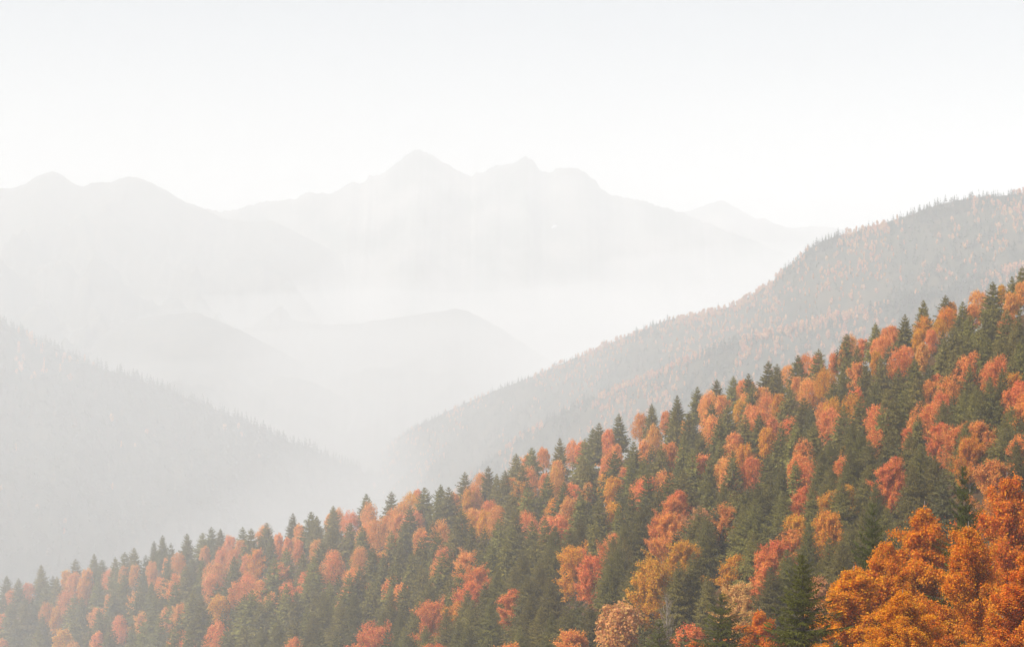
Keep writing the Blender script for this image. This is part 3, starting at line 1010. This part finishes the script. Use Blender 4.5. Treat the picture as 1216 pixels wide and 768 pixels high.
# spruces of the slope beyond those: one mass
OUT_B = []
for k in range(330):
    u = random.uniform(1222, 1480) if k < 250 else random.uniform(-330, -12)
    rv = np.interp(u, CREST_U, CREST_V)
    v = rv - 20 + (random.random() ** .8) * (900 - rv)
    hpx = tree_px(min(max(u, 0), 1216), min(v, 768)) * random.uniform(.9, 1.1)
    if random.random() < .58:
        REST.append(['xs', u, v, hpx, random.uniform(.34, .44), ''])
    else:
        d = slope_depth(u, v + hpx)
        OUT_B.append((at(u, v + hpx, d), hpx * d / F))
for k in range(14):       # and on the bank
    d = random.uniform(185, 255)
    x = (random.uniform(1345, 1560) - U0) / F * d
    OUT_B.append((np.array([x, d, bank_z(x, d) - .3]), random.uniform(14, 20)))
parts = []
RA = [spruce_arrays(40 + k, r=R_S[k], whorls=20, nb=9, steps=4) for k in range(4)]
for t in REST:
    k = random.randrange(4)
    v_, q_, rnd_, tv_, tq_ = RA[k]
    d = slope_depth(t[1], t[2] + t[3])
    p = at(t[1], t[2] + t[3], d)
    h = t[3] * d / F
    th = random.uniform(0, 6.28)
    rot = np.array([[math.cos(th), -math.sin(th), 0], [math.sin(th), math.cos(th), 0], [0, 0, 1]])
    sc_ = np.array([t[4] / R_S[k]] * 2 + [1]) * h
    parts.append(((v_ @ rot.T) * sc_ + p, q_, NEEDLE, {'rnd': rnd_}))
if parts:
    o = link('spruce_forest', mesh_quads('spruce_forest', parts, ('rnd',)))
    o.color = (0.12, 0.11, 0.04, 1)
    tag(o, 'mass of further spruces showing in the gaps between the trees of the near slope', 'forest', kind='stuff')

# the wood goes on past both ends of the slope
parts = []
RB = [beech_arrays(80 + k, w=.32, n=6500, size=.016, lobes=18, bottom=.04, vs=1.7) for k in range(3)]
for pts in OUT_B:
    k = random.randrange(3)
    v_, q_, rnd_, yel_, tv_, tq_ = RB[k]
    p, h = pts
    parts.append((v_ * h + p, q_, LEAF, {'rnd': rnd_, 'yel': yel_}))
o = link('broadleaf_forest', mesh_quads('broadleaf_forest', parts, ('rnd', 'yel')))
o.color = (0.82, 0.31, 0.06, 0.7)
tag(o, 'orange broadleaf wood carrying on past the right edge of the slope', 'forest', kind='stuff')

# the pale peach tree and the bare grey tree at the foot of the slope
v, q, rnd, yel, tv, tq = beech_arrays(130, w=0.34, n=6500, size=0.021, lobes=17, bottom=0.1, detail=1, ragged=.5)
place((mesh_quads('peach_crown', [(v, q, LEAF, {'rnd': rnd, 'yel': yel})], ('rnd', 'yel')), mesh_quads('peach_trunk', [(tv, tq, BARK_B, {})])),
      735, 713, 88, 0.4, 1.0, (0.76, 0.40, 0.14, 0.4), 'pale peach tree with open ragged crown at the bottom edge left of deep shade', 'tree', None, 'beech_tree')
g = np.random.default_rng(5)
paths, tips = [(np.array([[0, 0, -.05], [0.01, 0, .3], [0, .01, .7], [0, 0, 1.0]]), [.014, .011, .007, .002])], []
for i in range(26):
    z0_ = .15 + .8 * i / 26
    th = 2.4 * i
    branch_paths(g, [0.004, 0, z0_], [math.cos(th) * .55, math.sin(th) * .55, .9], .30 * (1.08 - z0_) + .04, .005, 1, paths, tips)
bv, bq = tubes(paths, 4)
o = link('bare_tree', mesh_quads('bare_tree', [(bv, bq, BARK_B, {})]))
bd = slope_depth(792, 790)
o.location = at(792, 790, bd)
h = 84 * bd / F
o.scale = (h, h, h)
tag(o, 'bare grey leafless tree in deep shade at the foot of the slope', 'tree')

# ------------------------------------------------------------------ near trees on the bank
NEAR_B = []
for k, (w_, lb) in enumerate([(0.26, 26), (0.235, 24), (0.28, 28)]):
    v, q, rnd, yel, tv, tq = twig_tree_arrays(150 + k, w=w_, n=92000, size=0.0046, nlimb=40, sigma=.0105)
    NEAR_B.append((mesh_quads('near_crown', [(v, q, LEAF, {'rnd': rnd, 'yel': yel})], ('rnd', 'yel')), mesh_quads('near_trunk', [(tv, tq, BARK_B, {})]), w_))
NEAR_S = []
for k, (r, wh) in enumerate([(0.34, 30), (0.34, 28), (0.36, 29)]):
    v, q, rnd, tv, tq = spruce_arrays(170 + k, r=r, whorls=wh, nb=12, steps=13, sub=3, droop=0.40, gap=.1, spray=.68)
    NEAR_S.append((mesh_quads('near_spruce_crown', [(v, q, NEEDLE, {'rnd': rnd})], ('rnd',)), mesh_quads('near_spruce_trunk', [(tv, tq, BARK_S, {})]), r))


def near(meshes, u, v, d, half, rot, color, label, cat, name):
    """A tree rooted on the bank at distance d whose top shows at (u, v); half = crown half width in photo pixels."""
    top = at(u, v, d)
    h = top[2] - bank_z(top[0], d)
    return place(meshes[:2], u, v, h * F / d, rot, half * d / F / (meshes[2] * h), color, label, cat, None, name, d)


OR = (0.80, 0.28, 0.016, 0.8)
OR2 = (0.78, 0.235, 0.018, 0.7)
YE = (0.82, 0.33, 0.014, 1.0)
near(NEAR_B[0], 1014, 660, 180, 80, 0.3, YE, 'big near orange tree with golden lower leaves right of the near spruce', 'tree', 'beech_tree')
near(NEAR_B[1], 1098, 580, 200, 70, 1.9, OR, 'big near orange tree with pale trunk, crown top left of the small dark spruce', 'tree', 'beech_tree')
near(NEAR_B[2], 1052, 626, 186, 66, 2.4, OR, 'big near orange tree directly above and right of the golden leaved one', 'tree', 'beech_tree')
near(NEAR_B[2], 1196, 545, 215, 80, 3.2, OR2, 'tallest near deep orange tree at the right edge', 'tree', 'beech_tree')
near(NEAR_B[0], 1150, 606, 170, 66, 4.4, OR, 'near orange tree in front of the tallest one, filling the lower right corner', 'tree', 'beech_tree')
near(NEAR_B[1], 1224, 640, 150, 70, 0.9, OR2, 'near rust orange tree cut off by the right edge', 'tree', 'beech_tree')
near(NEAR_B[2], 1072, 690, 150, 70, 5.2, YE, 'near golden orange crown low at the bottom edge in front of big orange trees', 'tree', 'beech_tree')
near(NEAR_B[1], 902, 711, 250, 46, 2.7, OR2, 'red orange crown at the bottom edge between the two near spruces', 'tree', 'beech_tree')
near(NEAR_B[0], 826, 750, 270, 40, 1.1, OR2, 'low orange treetop left of the dark bushy near spruce', 'tree', 'beech_tree')
near(NEAR_S[0], 953, 658, 150, 84, 0.6, (0.115, 0.115, 0.02, 1), 'near dark green spruce with drooping separate boughs left of the golden tree', 'spruce', 'spruce_tree')
near(NEAR_S[1], 1036, 597, 190, 70, 2.0, (0.09, 0.1, 0.02, 1), 'dark spruce tip standing left of the big orange crown', 'spruce', 'spruce_tree')
near(NEAR_S[2], 1143, 552, 182, 60, 3.6, (0.09, 0.1, 0.02, 1), 'small dark spruce top poking up between the two tallest orange crowns', 'spruce', 'spruce_tree')
near(NEAR_S[2], 856, 704, 205, 80, 4.1, (0.115, 0.115, 0.024, 1), 'bushy dark spruce at the bottom edge beside the red orange crown', 'spruce', 'spruce_tree')
near(NEAR_S[1], 783, 735, 250, 66, 5.0, (0.12, 0.12, 0.03, 1), 'small green spruce top below the bare grey tree', 'spruce', 'spruce_tree')
